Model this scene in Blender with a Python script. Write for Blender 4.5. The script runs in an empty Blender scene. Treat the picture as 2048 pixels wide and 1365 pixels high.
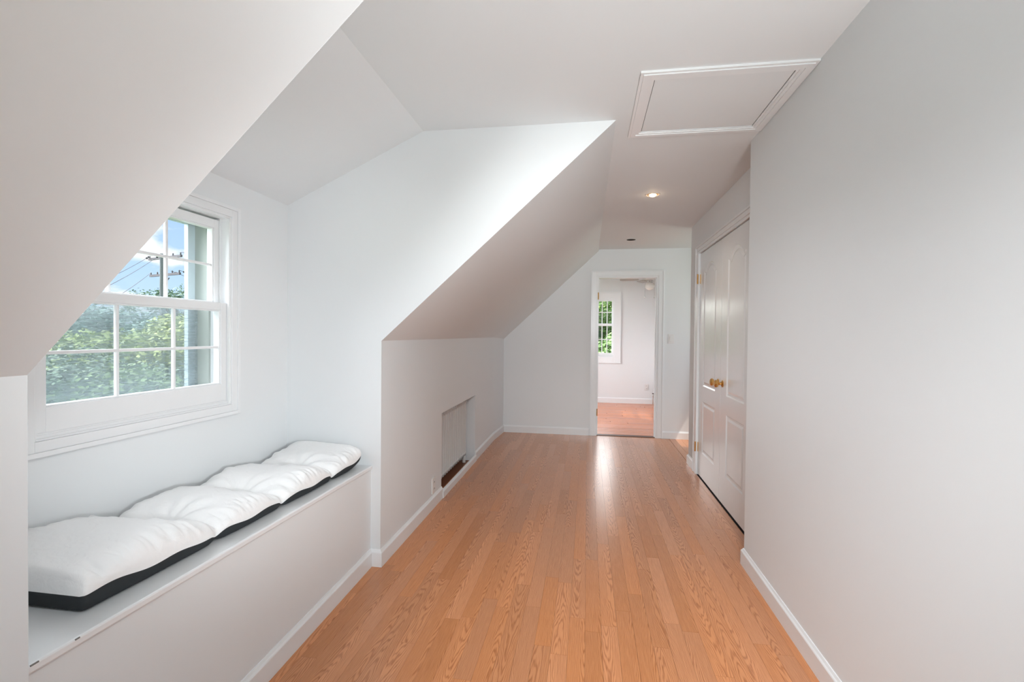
import bpy, bmesh, math, random
from mathutils import Vector, Matrix
random.seed(7)
PI = math.pi
SC = bpy.context.scene
COL = SC.collection

# ---------------------------------------------------------------- camera
YAW, PITCH, ROLL, F_PX, CAM_H = .1553, .0144, .0098, 962.06, 1.286
cy_, sy_ = math.cos(YAW), math.sin(YAW)
cp_, sp_ = math.cos(PITCH), math.sin(PITCH)
cr_, sr_ = math.cos(ROLL), math.sin(ROLL)
xv = Vector((cy_, sy_, 0)); uv_ = Vector((-sy_ * sp_, cy_ * sp_, cp_)); fv = Vector((-sy_ * cp_, cy_ * cp_, -sp_))
RIGHT = xv * cr_ + uv_ * sr_; UP = -xv * sr_ + uv_ * cr_
cam_d = bpy.data.cameras.new('camera'); cam = bpy.data.objects.new('camera', cam_d); COL.objects.link(cam)
cam_d.sensor_width = 36; cam_d.sensor_fit = 'HORIZONTAL'; cam_d.lens = F_PX / 2048 * 36
cam_d.clip_start = .02; cam_d.clip_end = 600
m3 = Matrix((RIGHT, UP, -fv)).transposed()
cam.matrix_world = Matrix.Translation((0, 0, CAM_H)) @ m3.to_4x4()
SC.camera = cam

# ---------------------------------------------------------------- view, world, sun, added fill lamps
SC.view_settings.view_transform = 'Standard'
SC.view_settings.look = 'None'
SC.view_settings.exposure = 0.0
SC.view_settings.gamma = 1
SC.view_settings.use_curve_mapping = False
SKY_STRENGTH = 1.1
SUN_STRENGTH = 2.6
BACK_FILL_W = 2
SIDE_FILL_W = 1.5
FAR_LEFT_W = 8
DORMER_SUN_STRENGTH = 22
FILL_DORMER_W = 150
FILL_CEILING_W = 138
FILL_FAR_W = 330
FILL_FLOOR_W = 330
FILL_BENCH_W = 75
FILL_DORMER_WIDE_W = 24
ALCOVE_W = 5
GLARE_SUN_STRENGTH = 3.2

w = bpy.data.worlds.new('sky'); SC.world = w; w.use_nodes = True
nt = w.node_tree; nt.nodes.clear()
def wn(t, **k):
    n = nt.nodes.new(t)
    for a, b in k.items(): setattr(n, a, b)
    return n
tc = wn('ShaderNodeTexCoord'); sep = wn('ShaderNodeSeparateXYZ'); nt.links.new(tc.outputs['Generated'], sep.inputs[0])
rmp = wn('ShaderNodeValToRGB'); nt.links.new(sep.outputs['Z'], rmp.inputs[0])
el = rmp.color_ramp.elements
el[0].position = 0.0; el[0].color = (.66, .85, 1.02, 1)
el[1].position = 1.0; el[1].color = (.20, .40, .86, 1)
e = el.new(.10); e.color = (.52, .74, 1.02, 1)
e = el.new(.26); e.color = (.40, .60, 1.0, 1)
mp = wn('ShaderNodeMapping'); mp.inputs['Scale'].default_value = (4.2, 4.2, 11.0); mp.inputs['Location'].default_value = (0.35, .72, .1)
nt.links.new(tc.outputs['Generated'], mp.inputs[0])
nz = wn('ShaderNodeTexNoise'); nz.inputs['Scale'].default_value = 1.6; nz.inputs['Detail'].default_value = 7; nz.inputs['Roughness'].default_value = .5
nt.links.new(mp.outputs[0], nz.inputs['Vector'])
cr = wn('ShaderNodeValToRGB'); cr.color_ramp.elements[0].position = .53; cr.color_ramp.elements[1].position = .63
nt.links.new(nz.outputs['Fac'], cr.inputs[0])
mx = wn('ShaderNodeMixRGB'); mx.inputs[2].default_value = (1.05, 1.06, 1.1, 1)
nt.links.new(cr.outputs[0], mx.inputs[0]); nt.links.new(rmp.outputs[0], mx.inputs[1])
bg = wn('ShaderNodeBackground'); bg.inputs[1].default_value = SKY_STRENGTH; nt.links.new(mx.outputs[0], bg.inputs[0])
wo = wn('ShaderNodeOutputWorld'); nt.links.new(bg.outputs[0], wo.inputs[0])

def lamp(name, kind, loc, direction, energy, color=(1, 1, 1), size=(1, 1), **k):
    d = bpy.data.lights.new(name, kind); o = bpy.data.objects.new(name, d); COL.objects.link(o)
    o.location = loc; o.rotation_euler = Vector(direction).to_track_quat('-Z', 'Y').to_euler()
    d.energy = energy; d.color = color
    if kind == 'AREA':
        d.shape = 'RECTANGLE'; d.size, d.size_y = size
    for a, b in k.items(): setattr(d, a, b)
    return o
a_ = math.radians(24); e_ = math.radians(60)
lamp('sun', 'SUN', (20, -10, 30), (-math.cos(e_) * math.cos(a_), math.cos(e_) * math.sin(a_), -math.sin(e_)), SUN_STRENGTH, (1, .95, .86), angle=.01)
lamp('dormer_fill_sun', 'SUN', (-20, 0, 20), (1, .10, -.75), DORMER_SUN_STRENGTH, (.97, .98, 1.0), angle=1.6)  # added broad sun lamp that brightens the dormer beyond what the sky gives
lamp('floor_glare_sun', 'SUN', (2, 40, 12), (.07, -1, -.21), GLARE_SUN_STRENGTH, (1, .97, .93), angle=.70)  # added low sun lamp for the glare on floor and closet doors
lamp('alcove_window_light', 'AREA', (2.16, 5.66, 1.45), (-1, 0, -.03), ALCOVE_W, (1, .99, .97), (.55, 1.05))
# added soft fill spots behind the camera, evening out the room light
def fill_spot(name, loc, target, watts, cone, radius=.25):
    d = Vector(target) - Vector(loc)
    return lamp(name, 'SPOT', loc, d, watts, (.945, .982, 1.0), spot_size=math.radians(cone), spot_blend=1.0, shadow_soft_size=radius)
fill_spot('fill_dormer', (.74, -.12, 1.20), (-1.34, 2.06, 1.22), FILL_DORMER_W, 46, .10)
fill_spot('fill_ceiling', (.62, -.15, .95), (.15, 1.75, 2.37), FILL_CEILING_W, 72, .15)
fill_spot('fill_far', (-.1, -.35, 1.6), (.35, 5.2, 1.35), FILL_FAR_W, 44)
fill_spot('fill_bench', (.72, -.10, 2.15), (-1.42, 1.75, .62), FILL_BENCH_W, 50, .12)
fill_spot('fill_dormer_wide', (.74, -.12, 1.30), (-1.2, 1.9, 1.75), FILL_DORMER_WIDE_W, 85, .2)
fill_spot('fill_floor', (.3, -.35, 2.0), (.35, 2.6, 0), FILL_FLOOR_W, 58)
# added fill areas in unseen openings behind the camera and in the far room
lamp('back_fill_light', 'AREA', (-.15, -2.66, 1.45), (0, 1, .18), BACK_FILL_W, (.92, .97, 1.0), (1.6, 1.5))
lamp('side_fill_light', 'AREA', (.98, -1.3, 1.5), (-1, .2, .1), SIDE_FILL_W, (.92, .97, 1.0), (1.3, 1.3))
lamp('far_left_fill_light', 'AREA', (-1.56, 8.0, 1.45), (1, 0, 0), FAR_LEFT_W, (1, 1, 1), (1.0, 1.3))
lamp('dormer_window_portal', 'AREA', (-1.84, 1.635, 1.38), (1, 0, 0), 1, (1, 1, 1), (.9, .95)).data.cycles.is_portal = True

# ---------------------------------------------------------------- materials
def mat(name, color=(.8, .8, .8), rough=.5, metal=0.0, spec=.5, **k):
    m = bpy.data.materials.new(name); m.use_nodes = True
    b = m.node_tree.nodes['Principled BSDF']
    b.inputs['Base Color'].default_value = (*color, 1); b.inputs['Roughness'].default_value = rough
    b.inputs['Metallic'].default_value = metal; b.inputs['Specular IOR Level'].default_value = spec
    for a, v in k.items(): b.inputs[a].default_value = v
    return m
def N(m, t, **k):
    n = m.node_tree.nodes.new(t)
    for a, b in k.items():
        if a in n.inputs: n.inputs[a].default_value = b
        else: setattr(n, a, b)
    return n
def L(m, a, b): m.node_tree.links.new(a, b)
def math_(m, op, a, b=None):
    n = N(m, 'ShaderNodeMath', operation=op)
    for i, v in enumerate((a, b)):
        if v is None: continue
        if isinstance(v, (int, float)): n.inputs[i].default_value = v
        else: L(m, v, n.inputs[i])
    return n.outputs[0]
def bump(m, scale, strength, dist=.002, detail=3):
    t = N(m, 'ShaderNodeTexCoord'); n = N(m, 'ShaderNodeTexNoise'); n.inputs['Scale'].default_value = scale; n.inputs['Detail'].default_value = detail
    L(m, t.outputs['Object'], n.inputs['Vector'])
    b = N(m, 'ShaderNodeBump'); b.inputs['Strength'].default_value = strength; b.inputs['Distance'].default_value = dist
    L(m, n.outputs['Fac'], b.inputs['Height']); L(m, b.outputs[0], m.node_tree.nodes['Principled BSDF'].inputs['Normal'])
    return n
WALL = mat('wall_paint', (.785, .805, .815), .6, spec=.3); bump(WALL, 90, .12, .001)
TRIM = mat('trim_gloss_paint', (.82, .835, .845), .28, spec=.5); bump(TRIM, 40, .05, .001)
DOORP = mat('door_gloss_paint', (.78, .80, .815), .20, spec=.6)
def door_grain(m):
    t = N(m, 'ShaderNodeTexCoord'); mp = N(m, 'ShaderNodeMapping'); mp.inputs['Scale'].default_value = (60, 60, 3)
    n = N(m, 'ShaderNodeTexNoise'); n.inputs['Scale'].default_value = 4; n.inputs['Detail'].default_value = 4
    L(m, t.outputs['Object'], mp.inputs[0]); L(m, mp.outputs[0], n.inputs['Vector'])
    b = N(m, 'ShaderNodeBump'); b.inputs['Strength'].default_value = .25; b.inputs['Distance'].default_value = .0006
    L(m, n.outputs['Fac'], b.inputs['Height']); L(m, b.outputs[0], m.node_tree.nodes['Principled BSDF'].inputs['Normal'])
door_grain(DOORP)
BRASS = mat('brass', (.78, .46, .16), .18, 1.0)
AMBERGLASS = mat('gilt_knob', (.80, .50, .20), .12, 1.0)
DARK = mat('dark_gap', (.02, .017, .015), .8)
GREYJAMB = mat('weathered_sage_paint', (.33, .36, .335), .6)
BLUEWHITE = mat('outer_frame_paint', (.48, .56, .60), .5)
RADI = mat('radiator_enamel', (.70, .69, .68), .35)
PLASTIC = mat('white_plastic', (.78, .77, .76), .35)
COTTON = mat('white_cotton', (.93, .93, .93), .9, spec=.15)
def cotton(m):
    t = N(m, 'ShaderNodeTexCoord'); n = N(m, 'ShaderNodeTexNoise'); n.inputs['Scale'].default_value = 26; n.inputs['Detail'].default_value = 5; n.inputs['Distortion'].default_value = .6
    L(m, t.outputs['Object'], n.inputs['Vector'])
    n2 = N(m, 'ShaderNodeTexNoise'); n2.inputs['Scale'].default_value = 900; L(m, t.outputs['Object'], n2.inputs['Vector'])
    h = math_(m, 'ADD', n.outputs['Fac'], math_(m, 'MULTIPLY', n2.outputs['Fac'], .12))
    b = N(m, 'ShaderNodeBump'); b.inputs['Strength'].default_value = .5; b.inputs['Distance'].default_value = .008
    L(m, h, b.inputs['Height']); L(m, b.outputs[0], m.node_tree.nodes['Principled BSDF'].inputs['Normal'])
cotton(COTTON)
BLACKF = mat('charcoal_mesh_fabric', (.036, .041, .044), .85, spec=.2); bump(BLACKF, 1400, .5, .0006, 1)
FANW = mat('fan_white', (.75, .74, .72), .4)
FANB = mat('fan_blade', (.42, .40, .38), .5)  # grey includes the shade on the blade undersides
CHROME = mat('chrome', (.7, .7, .7), .15, 1.0)
def glass_mat(name, tint=(1, 1, 1), refl=.5):
    m = bpy.data.materials.new(name); m.use_nodes = True; n = m.node_tree; n.nodes.clear()
    t = n.nodes.new('ShaderNodeBsdfTransparent'); t.inputs[0].default_value = (*tint, 1)
    g = n.nodes.new('ShaderNodeBsdfGlossy'); g.inputs['Roughness'].default_value = .02
    f = n.nodes.new('ShaderNodeLayerWeight'); f.inputs[0].default_value = .5
    pw = n.nodes.new('ShaderNodeMath'); pw.operation = 'POWER'; pw.inputs[1].default_value = 4.5; n.links.new(f.outputs['Facing'], pw.inputs[0])
    mu = n.nodes.new('ShaderNodeMath'); mu.operation = 'MULTIPLY_ADD'; mu.inputs[1].default_value = refl; mu.inputs[2].default_value = .02
    x = n.nodes.new('ShaderNodeMixShader'); o = n.nodes.new('ShaderNodeOutputMaterial')
    n.links.new(pw.outputs[0], mu.inputs[0]); n.links.new(mu.outputs[0], x.inputs[0]); n.links.new(t.outputs[0], x.inputs[1]); n.links.new(g.outputs[0], x.inputs[2]); n.links.new(x.outputs[0], o.inputs[0])
    return m
GLASS = glass_mat('window_glass', (.99, 1.0, 1.0), .6)
def screen_mat():
    m = bpy.data.materials.new('insect_screen'); m.use_nodes = True; n = m.node_tree; n.nodes.clear()
    t = n.nodes.new('ShaderNodeBsdfTransparent'); d = n.nodes.new('ShaderNodeBsdfDiffuse'); d.inputs[0].default_value = (.34, .40, .42, 1)
    tl = n.nodes.new('ShaderNodeBsdfTranslucent'); tl.inputs[0].default_value = (.34, .40, .42, 1)
    a = n.nodes.new('ShaderNodeAddShader'); n.links.new(d.outputs[0], a.inputs[0])
    tc = n.nodes.new('ShaderNodeTexCoord'); mp = n.nodes.new('ShaderNodeMapping'); mp.inputs['Scale'].default_value = (1, 10, 260)
    nz = n.nodes.new('ShaderNodeTexNoise'); nz.inputs['Scale'].default_value = 1.5; nz.inputs['Detail'].default_value = 3
    n.links.new(tc.outputs['Object'], mp.inputs[0]); n.links.new(mp.outputs[0], nz.inputs['Vector'])
    r = n.nodes.new('ShaderNodeMapRange'); r.inputs[1].default_value = .35; r.inputs[2].default_value = .65; r.inputs[3].default_value = .28; r.inputs[4].default_value = .50
    n.links.new(nz.outputs['Fac'], r.inputs[0])
    x = n.nodes.new('ShaderNodeMixShader'); o = n.nodes.new('ShaderNodeOutputMaterial')
    n.links.new(r.outputs[0], x.inputs[0]); n.links.new(t.outputs[0], x.inputs[1]); n.links.new(a.outputs[0], x.inputs[2]); n.links.new(x.outputs[0], o.inputs[0])
    return m
SCREEN = screen_mat()
def emit(name, c, s):
    m = bpy.data.materials.new(name); m.use_nodes = True; n = m.node_tree; n.nodes.clear()
    e = n.nodes.new('ShaderNodeEmission'); e.inputs[0].default_value = (*c, 1); e.inputs[1].default_value = s
    o = n.nodes.new('ShaderNodeOutputMaterial'); n.links.new(e.outputs[0], o.inputs[0]); return m
BULB = emit('lit_bulb', (1, .78, .48), 9)

def oak(name, light, dark, rough, along='Y', amp=1.0):
    m = mat(name, light, rough, spec=.5)
    B = m.node_tree.nodes['Principled BSDF']
    t = N(m, 'ShaderNodeTexCoord'); s = N(m, 'ShaderNodeSeparateXYZ'); L(m, t.outputs['Object'], s.inputs[0])
    oi = N(m, 'ShaderNodeObjectInfo'); r = oi.outputs['Random']
    x, y = (s.outputs['X'], s.outputs['Y']) if along == 'Y' else (s.outputs['Y'], s.outputs['X'])
    r2 = math_(m, 'FRACT', math_(m, 'MULTIPLY', r, 37.7)); r3 = math_(m, 'FRACT', math_(m, 'MULTIPLY', r, 91.3)); r4 = math_(m, 'FRACT', math_(m, 'MULTIPLY', r, 173.9))
    def vec(a, b, c):
        cb = N(m, 'ShaderNodeCombineXYZ')
        for i, v in enumerate((a, b, c)):
            if isinstance(v, (int, float)): cb.inputs[i].default_value = v
            else: L(m, v, cb.inputs[i])
        return cb.outputs[0]
    n1 = N(m, 'ShaderNodeTexNoise'); n1.inputs['Scale'].default_value = 1; n1.inputs['Detail'].default_value = 3; n1.inputs['Roughness'].default_value = .55
    L(m, vec(math_(m, 'MULTIPLY', x, 16), math_(m, 'MULTIPLY', y, 2.0), math_(m, 'MULTIPLY', r, 60)), n1.inputs['Vector'])
    cx = math_(m, 'MULTIPLY', math_(m, 'SUBTRACT', r2, .5), .13)
    dx = math_(m, 'MULTIPLY', math_(m, 'SUBTRACT', x, cx), 29)
    q = math_(m, 'MULTIPLY', dx, dx)
    sg = math_(m, 'MULTIPLY', math_(m, 'SUBTRACT', math_(m, 'ROUND', r4), .5), 2.0)
    v = math_(m, 'ADD', math_(m, 'ADD', math_(m, 'MULTIPLY', math_(m, 'MULTIPLY', y, sg), 2.4), math_(m, 'MULTIPLY', q, .9)), math_(m, 'MULTIPLY', n1.outputs['Fac'], 2.0))
    ring = math_(m, 'SINE', math_(m, 'MULTIPLY', v, 27.0))
    ring = math_(m, 'ADD', math_(m, 'MULTIPLY', ring, .5), .5)
    ring = math_(m, 'POWER', ring, 2.2)
    n2 = N(m, 'ShaderNodeTexNoise'); n2.inputs['Scale'].default_value = 1; n2.inputs['Detail'].default_value = 4; n2.inputs['Roughness'].default_value = .65
    L(m, vec(math_(m, 'MULTIPLY', x, 420), math_(m, 'MULTIPLY', y, 11), math_(m, 'MULTIPLY', r, 33)), n2.inputs['Vector'])
    ring = math_(m, 'MULTIPLY', ring, math_(m, 'ADD', math_(m, 'MULTIPLY', n2.outputs['Fac'], 1.3), .15))
    fac = math_(m, 'ADD', math_(m, 'MULTIPLY', ring, .72 * amp), math_(m, 'MULTIPLY', math_(m, 'SUBTRACT', n2.outputs['Fac'], .42), .9 * amp))
    c = N(m, 'ShaderNodeClamp'); L(m, fac, c.inputs[0])
    mixc = N(m, 'ShaderNodeMixRGB'); mixc.inputs[1].default_value = (*light, 1); mixc.inputs[2].default_value = (*dark, 1); L(m, c.outputs[0], mixc.inputs[0])
    hs = N(m, 'ShaderNodeHueSaturation'); L(m, mixc.outputs[0], hs.inputs['Color'])
    L(m, math_(m, 'ADD', math_(m, 'MULTIPLY', r3, .20), .90), hs.inputs['Value'])
    L(m, math_(m, 'ADD', math_(m, 'MULTIPLY', r2, .08), .97), hs.inputs['Saturation'])
    L(m, hs.outputs[0], B.inputs['Base Color'])
    b = N(m, 'ShaderNodeBump'); b.inputs['Strength'].default_value = .08; b.inputs['Distance'].default_value = .0006
    L(m, n2.outputs['Fac'], b.inputs['Height']); L(m, b.outputs[0], B.inputs['Normal'])
    return m
OAK = oak('oak_laminate', (.66, .285, .125), (.34, .108, .034), .25)
OAK.node_tree.nodes['Principled BSDF'].inputs['Coat Weight'].default_value = .35
OAK.node_tree.nodes['Principled BSDF'].inputs['Coat Roughness'].default_value = .30
REDOAK = oak('red_oak_strip', (.66, .25, .125), (.40, .12, .05), .25, 'X', .5)
BOARD = mat('niche_floor_board', (.20, .065, .025), .5)

# ---------------------------------------------------------------- mesh helpers
def obj(name, bm, m, parent=None, smooth=False, bevel=0):
    me = bpy.data.meshes.new(name); bm.normal_update(); bm.to_mesh(me); bm.free()
    o = bpy.data.objects.new(name, me); COL.objects.link(o)
    ms = m if isinstance(m, (list, tuple)) else [m]
    for x in ms: me.materials.append(x)
    if parent: o.parent = parent
    if smooth:
        for p in me.polygons: p.use_smooth = True
    if bevel:
        b = o.modifiers.new('bevel', 'BEVEL'); b.width = bevel; b.segments = 2; b.limit_method = 'ANGLE'; b.angle_limit = .7
    return o
def empty(name, loc, parent=None):
    o = bpy.data.objects.new(name, None); COL.objects.link(o); o.location = loc; o.empty_display_size = .1
    if parent: o.parent = parent
    return o
def tag(o, label, cat, group=None, kind=None):
    o['label'] = label; o['category'] = cat
    if group: o['group'] = group
    if kind: o['kind'] = kind
    return o
def S(o): o['kind'] = 'structure'; return o
def slab(polys, off, bm=None):
    """extrude each planar polygon by the vector off into a closed prism"""
    bm = bm or bmesh.new(); off = Vector(off)
    for poly in polys:
        a = [bm.verts.new(p) for p in poly]; b = [bm.verts.new(Vector(p) + off) for p in poly]
        n = len(a); fs = [bm.faces.new(a), bm.faces.new(b[::-1])]
        for i in range(n): fs.append(bm.faces.new((a[i], b[i], b[(i + 1) % n], a[(i + 1) % n])))
        bmesh.ops.recalc_face_normals(bm, faces=fs)
    return bm
def box(x0, x1, y0, y1, z0, z1, bm=None):
    return slab([[(x0, y0, z0), (x1, y0, z0), (x1, y1, z0), (x0, y1, z0)]], (0, 0, z1 - z0), bm)
def boxl(o, *b, bm=None):  # box given in world coords, stored relative to o's location
    x, y, z = o.location
    return box(b[0] - x, b[1] - x, b[2] - y, b[3] - y, b[4] - z, b[5] - z, bm)
def grid_wall(us, vs, holes, P, off, bm=None):
    """rectangle in (u,v) split at us/vs; cells inside a hole are left out; P(u,v) -> point"""
    polys = []
    for i in range(len(us) - 1):
        for j in range(len(vs) - 1):
            uc, vc = (us[i] + us[i + 1]) / 2, (vs[j] + vs[j + 1]) / 2
            if any(h[0] < uc < h[1] and h[2] < vc < h[3] for h in holes): continue
            polys.append([P(us[i], vs[j]), P(us[i + 1], vs[j]), P(us[i + 1], vs[j + 1]), P(us[i], vs[j + 1])])
    bm = slab(polys, off, bm)
    bmesh.ops.remove_doubles(bm, verts=bm.verts, dist=1e-5)
    # drop the doubled inner faces between cells
    seen = {}
    for f in list(bm.faces):
        k = tuple(sorted(v.index for v in f.verts)); seen.setdefault(k, []).append(f)
    return bm
def tube(pts, r, seg=10, bm=None, cap=True):
    bm = bm or bmesh.new(); pts = [Vector(p) for p in pts]; rs = r if isinstance(r, (list, tuple)) else [r] * len(pts); rings = []
    for i, p in enumerate(pts):
        d = (pts[min(i + 1, len(pts) - 1)] - pts[max(i - 1, 0)]).normalized()
        a = d.orthogonal().normalized() if abs(d.z) > .9 else d.cross(Vector((0, 0, 1))).normalized(); b = d.cross(a)
        rings.append([bm.verts.new(p + (a * math.cos(2 * PI * k / seg) + b * math.sin(2 * PI * k / seg)) * rs[i]) for k in range(seg)])
    for i in range(len(rings) - 1):
        for k in range(seg): bm.faces.new((rings[i][k], rings[i][(k + 1) % seg], rings[i + 1][(k + 1) % seg], rings[i + 1][k]))
    if cap: bm.faces.new(rings[0][::-1]); bm.faces.new(rings[-1])
    bmesh.ops.recalc_face_normals(bm, faces=bm.faces)
    return bm
def lathe(prof, axis='Z', seg=24, center=(0, 0, 0), bm=None):
    """prof: (radius, height) list"""
    bm = bm or bmesh.new(); c = Vector(center); rings = []
    for r, h in prof:
        ring = []
        for k in range(seg):
            a = 2 * PI * k / seg; u, v_ = r * math.cos(a), r * math.sin(a)
            ring.append(bm.verts.new(c + Vector({'Z': (u, v_, h), 'X': (h, u, v_), 'Y': (u, h, v_)}[axis])))
        rings.append(ring)
    for i in range(len(rings) - 1):
        for k in range(seg): bm.faces.new((rings[i][k], rings[i][(k + 1) % seg], rings[i + 1][(k + 1) % seg], rings[i + 1][k]))
    for ring, pr in ((rings[0], prof[0]), (rings[-1], prof[-1])):
        if pr[0] > 1e-4: bm.faces.new(ring)
    bmesh.ops.remove_doubles(bm, verts=bm.verts, dist=1e-6)
    bmesh.ops.recalc_face_normals(bm, faces=bm.faces)
    return bm

# ---------------------------------------------------------------- measured planes (metres)
XK, YC, YF, XW, YN = -1.113, 2.491, 6.214, -1.676, .804
ZKN, ZK, ZC, ZW = 1.1936, 1.2423, 2.3704, 1.998
XS, XD = .130, -.882
XR, YR, XCL, YCL = .885, 2.861, 1.0214, 5.058
YB = -2.6
def xb(y): return -1.1695 + .0158 * (YC - y)
def zb(y): return .5557 + (YC - y) * (.5902 - .5557) / (YC - YN)
XALC = 2.1          # hidden wall of the alcove past the closet
XKF, YSTRIP = -1.080, 5.70

# ---------------------------------------------------------------- setting
# floor slab and its planks
fl = S(obj('floor', box(XK - .12, XALC, YB, YF + .06, -.06, -.0105), DARK))
def planks(parent, x0, x1, y0, y1, wd, lens, along, m, skip=None, gap=.0003):
    n = int(math.ceil((x1 - x0) / wd))
    for i in range(n):
        a = x0 + i * wd; b = min(a + wd, x1); y = y0 - random.uniform(0, lens[0])
        while y < y1:
            ln = random.uniform(*lens); c, d = max(y, y0), min(y + ln, y1); y += ln
            if d - c < .02: continue
            if skip and skip((a + b) / 2, (c + d) / 2, a, b, c, d): continue
            hx, hy = (b - a) / 2 - gap, (d - c) / 2 - gap
            if along == 'X': bm = box(-hy, hy, -hx, hx, -.01, 0); loc = ((c + d) / 2, (a + b) / 2, 0)
            else: bm = box(-hx, hx, -hy, hy, -.01, 0); loc = ((a + b) / 2, (c + d) / 2, 0)
            o = obj('plank', bm, m, parent); o.location = loc
planks(fl, -1.176, XCL - .004, .85, YF + .004, .0695, (.50, 1.15), 'Y', OAK, lambda x, y, a, b, c, d: x > XR and d < YR)
bm = bmesh.new()
for i in range(30):
    a = -1.176 + i * .0695
    box(a, a + .068, YB, .849, -.01, 0, bm)
o = obj('planks', bm, OAK, fl); o['kind'] = 'stuff'
bm = bmesh.new()
for i in range(16):
    a = XCL + i * .0695
    if a + .068 < XALC: box(a, a + .068, YCL - .25, YF, -.01, 0, bm)
o = obj('planks', bm, OAK, fl); o['kind'] = 'stuff'

# left side: near knee wall, bench front, far knee wall with radiator niche
S(obj('wall_left', slab([[(XK, YB, 0), (XK, YN, 0), (XK, YN, ZKN), (XK, YB, ZKN)]], (-.04, 0, 0)), WALL))
NY0, NY1, NZ0, NZ1 = 3.61, 4.742, .058, .664
def kx(y): return XK if y < YSTRIP else XK + (XKF - XK) * (y - YSTRIP) / (YF - YSTRIP)
def niche(bm):
    x0, x1 = XK, XK - .21
    slab([[(x1, NY0 - .02, 0), (x1, NY1 + .02, 0), (x1, NY1 + .02, NZ1 + .02), (x1, NY0 - .02, NZ1 + .02)]], (-.02, 0, 0), bm)
    slab([[(x0 - .04, NY0, 0), (x1, NY0, 0), (x1, NY0, NZ1), (x0 - .04, NY0, NZ1)]], (0, -.02, 0), bm)
    slab([[(x0 - .04, NY1, 0), (x1, NY1, 0), (x1, NY1, NZ1), (x0 - .04, NY1, NZ1)]], (0, .02, 0), bm)
    slab([[(x0 - .04, NY0, NZ1), (x1, NY0, NZ1), (x1, NY1, NZ1), (x0 - .04, NY1, NZ1)]], (0, 0, .02), bm)
bm = grid_wall([YC, NY0, NY1, YSTRIP], [0, NZ1, ZK], [(NY0, NY1, 0, NZ1)], lambda u, v: (XK, u, v), (-.04, 0, 0))
slab([[(XK, YSTRIP, 0), (XKF, YF, 0), (XKF, YF, ZK), (XK, YSTRIP, ZK)]], (-.04, 0, 0), bm)
niche(bm)
WL = S(obj('wall_left', bm, WALL))
nf = S(obj('floor', box(XK - .24, XK - .01, NY0 - .01, NY1 + .01, -.03, -.002), BOARD))
# bench (window seat): front panel, top board
bench = S(obj('trim_1', slab([[(xb(YN), YN, 0), (xb(YC), YC, 0), (xb(YC), YC, zb(YC) - .02), (xb(YN), YN, zb(YN) - .02)]], (-.03, 0, 0)), WALL))
bench.name = 'wall_bench'
top = slab([[(xb(YN) + .010, YN, zb(YN)), (xb(YC) + .010, YC, zb(YC)), (XW, YC, zb(YC)), (XW, YN, zb(YN))]], (0, 0, -.022))
o = obj('bench_top', top, TRIM, bench, bevel=.005)
chip = mat('scuffed_edge', (.22, .21, .20), .8)
for y_, l_ in ((.912, .010), (.822, .016)):
    o = obj('scuff', box(xb(y_) + .0085, xb(y_) + .0108, y_, y_ + l_, zb(y_) - .0045, zb(y_) - .0015), chip, bench)
# ceiling: flat part (main + dormer), near slope, far slope, dormer slope
fb = slab([[(XS, YB, ZC), (XALC, YB, ZC), (XALC, YF, ZC), (XS, YF, ZC)], [(XD, YN, ZC), (XS, YN, ZC), (XS, YC, ZC), (XD, YC, ZC)], [(XS - .08, YC + .02, ZC), (XS, YC + .02, ZC), (XS, YF, ZC), (XS - .08, YF, ZC)]], (0, 0, .05))
S(obj('ceiling', fb, WALL))
S(obj('ceiling', slab([[(XK, YB, ZKN), (XK, YN, ZKN), (XS, YN, ZC), (XS, YB, ZC)]], (-.02, 0, .03)), WALL))
bm = slab([[(XK, YC, ZK), (XK, YSTRIP, ZK), (XS - .006, YSTRIP, ZC), (XS, YC, ZC)]], (-.02, 0, .03))
slab([[(XK, YSTRIP, ZK), (XKF, YF, ZK - .02), (XS + .0, YF, ZC - .02)], [(XK, YSTRIP, ZK), (XS + .0, YF, ZC - .02), (XS - .006, YSTRIP, ZC)]], (-.02, 0, .04), bm)
S(obj('ceiling', bm, WALL))
S(obj('ceiling', slab([[(XD, YN, ZC), (XD, YC, ZC), (XW, YC, ZW), (XW, YN, ZW)]], (0, 0, .05)), WALL))
# dormer cheeks
S(obj('wall_dormer_far', slab([[(XK, YC - .0008, 0), (XK, YC - .0008, ZK), (XS, YC - .0008, ZC), (XD, YC - .0008, ZC), (XW - .01, YC - .0008, ZW), (XW - .01, YC - .0008, 0)]], (-.04, .04, .015)), WALL))
S(obj('wall_dormer_near', slab([[(XK, YN + .0008, 0), (XK, YN + .0008, ZKN), (XS, YN + .0008, ZC), (XD, YN + .0008, ZC), (XW - .01, YN + .0008, ZW), (XW - .01, YN + .0008, 0)]], (-.03, -.03, .012)), WALL))
# window wall with opening
WY0, WY1, WZ0, WZ1 = 1.228, 2.040, .935, 1.818
bm = grid_wall([YN, WY0, WY1, YC], [0, WZ0, WZ1, ZW], [(WY0, WY1, WZ0, WZ1)], lambda u, v: (XW, u, v), (-.10, 0, 0))
S(obj('wall_window', bm, WALL))
# far wall with doorway
DX0, DX1, DZ = .118, .862, 2.022
bm = grid_wall([XS, DX1, XALC], [0, DZ, ZC], [(XS, DX1, 0, DZ)], lambda u, v: (u, YF, v), (0, .11, 0))
slab([[(XKF - .06, YF, 0), (DX0, YF, 0), (DX0, YF, DZ), (DX0, YF, ZC + .01), (XS - .02, YF, ZC + .01), (XKF - .06, YF, ZK - .06)]], (0, .11, 0), bm)
slab([[(DX0, YF, DZ), (XS, YF, DZ), (XS, YF, ZC), (DX0, YF, ZC)]], (0, .11, 0), bm)
S(obj('wall_far', bm, WALL))
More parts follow.
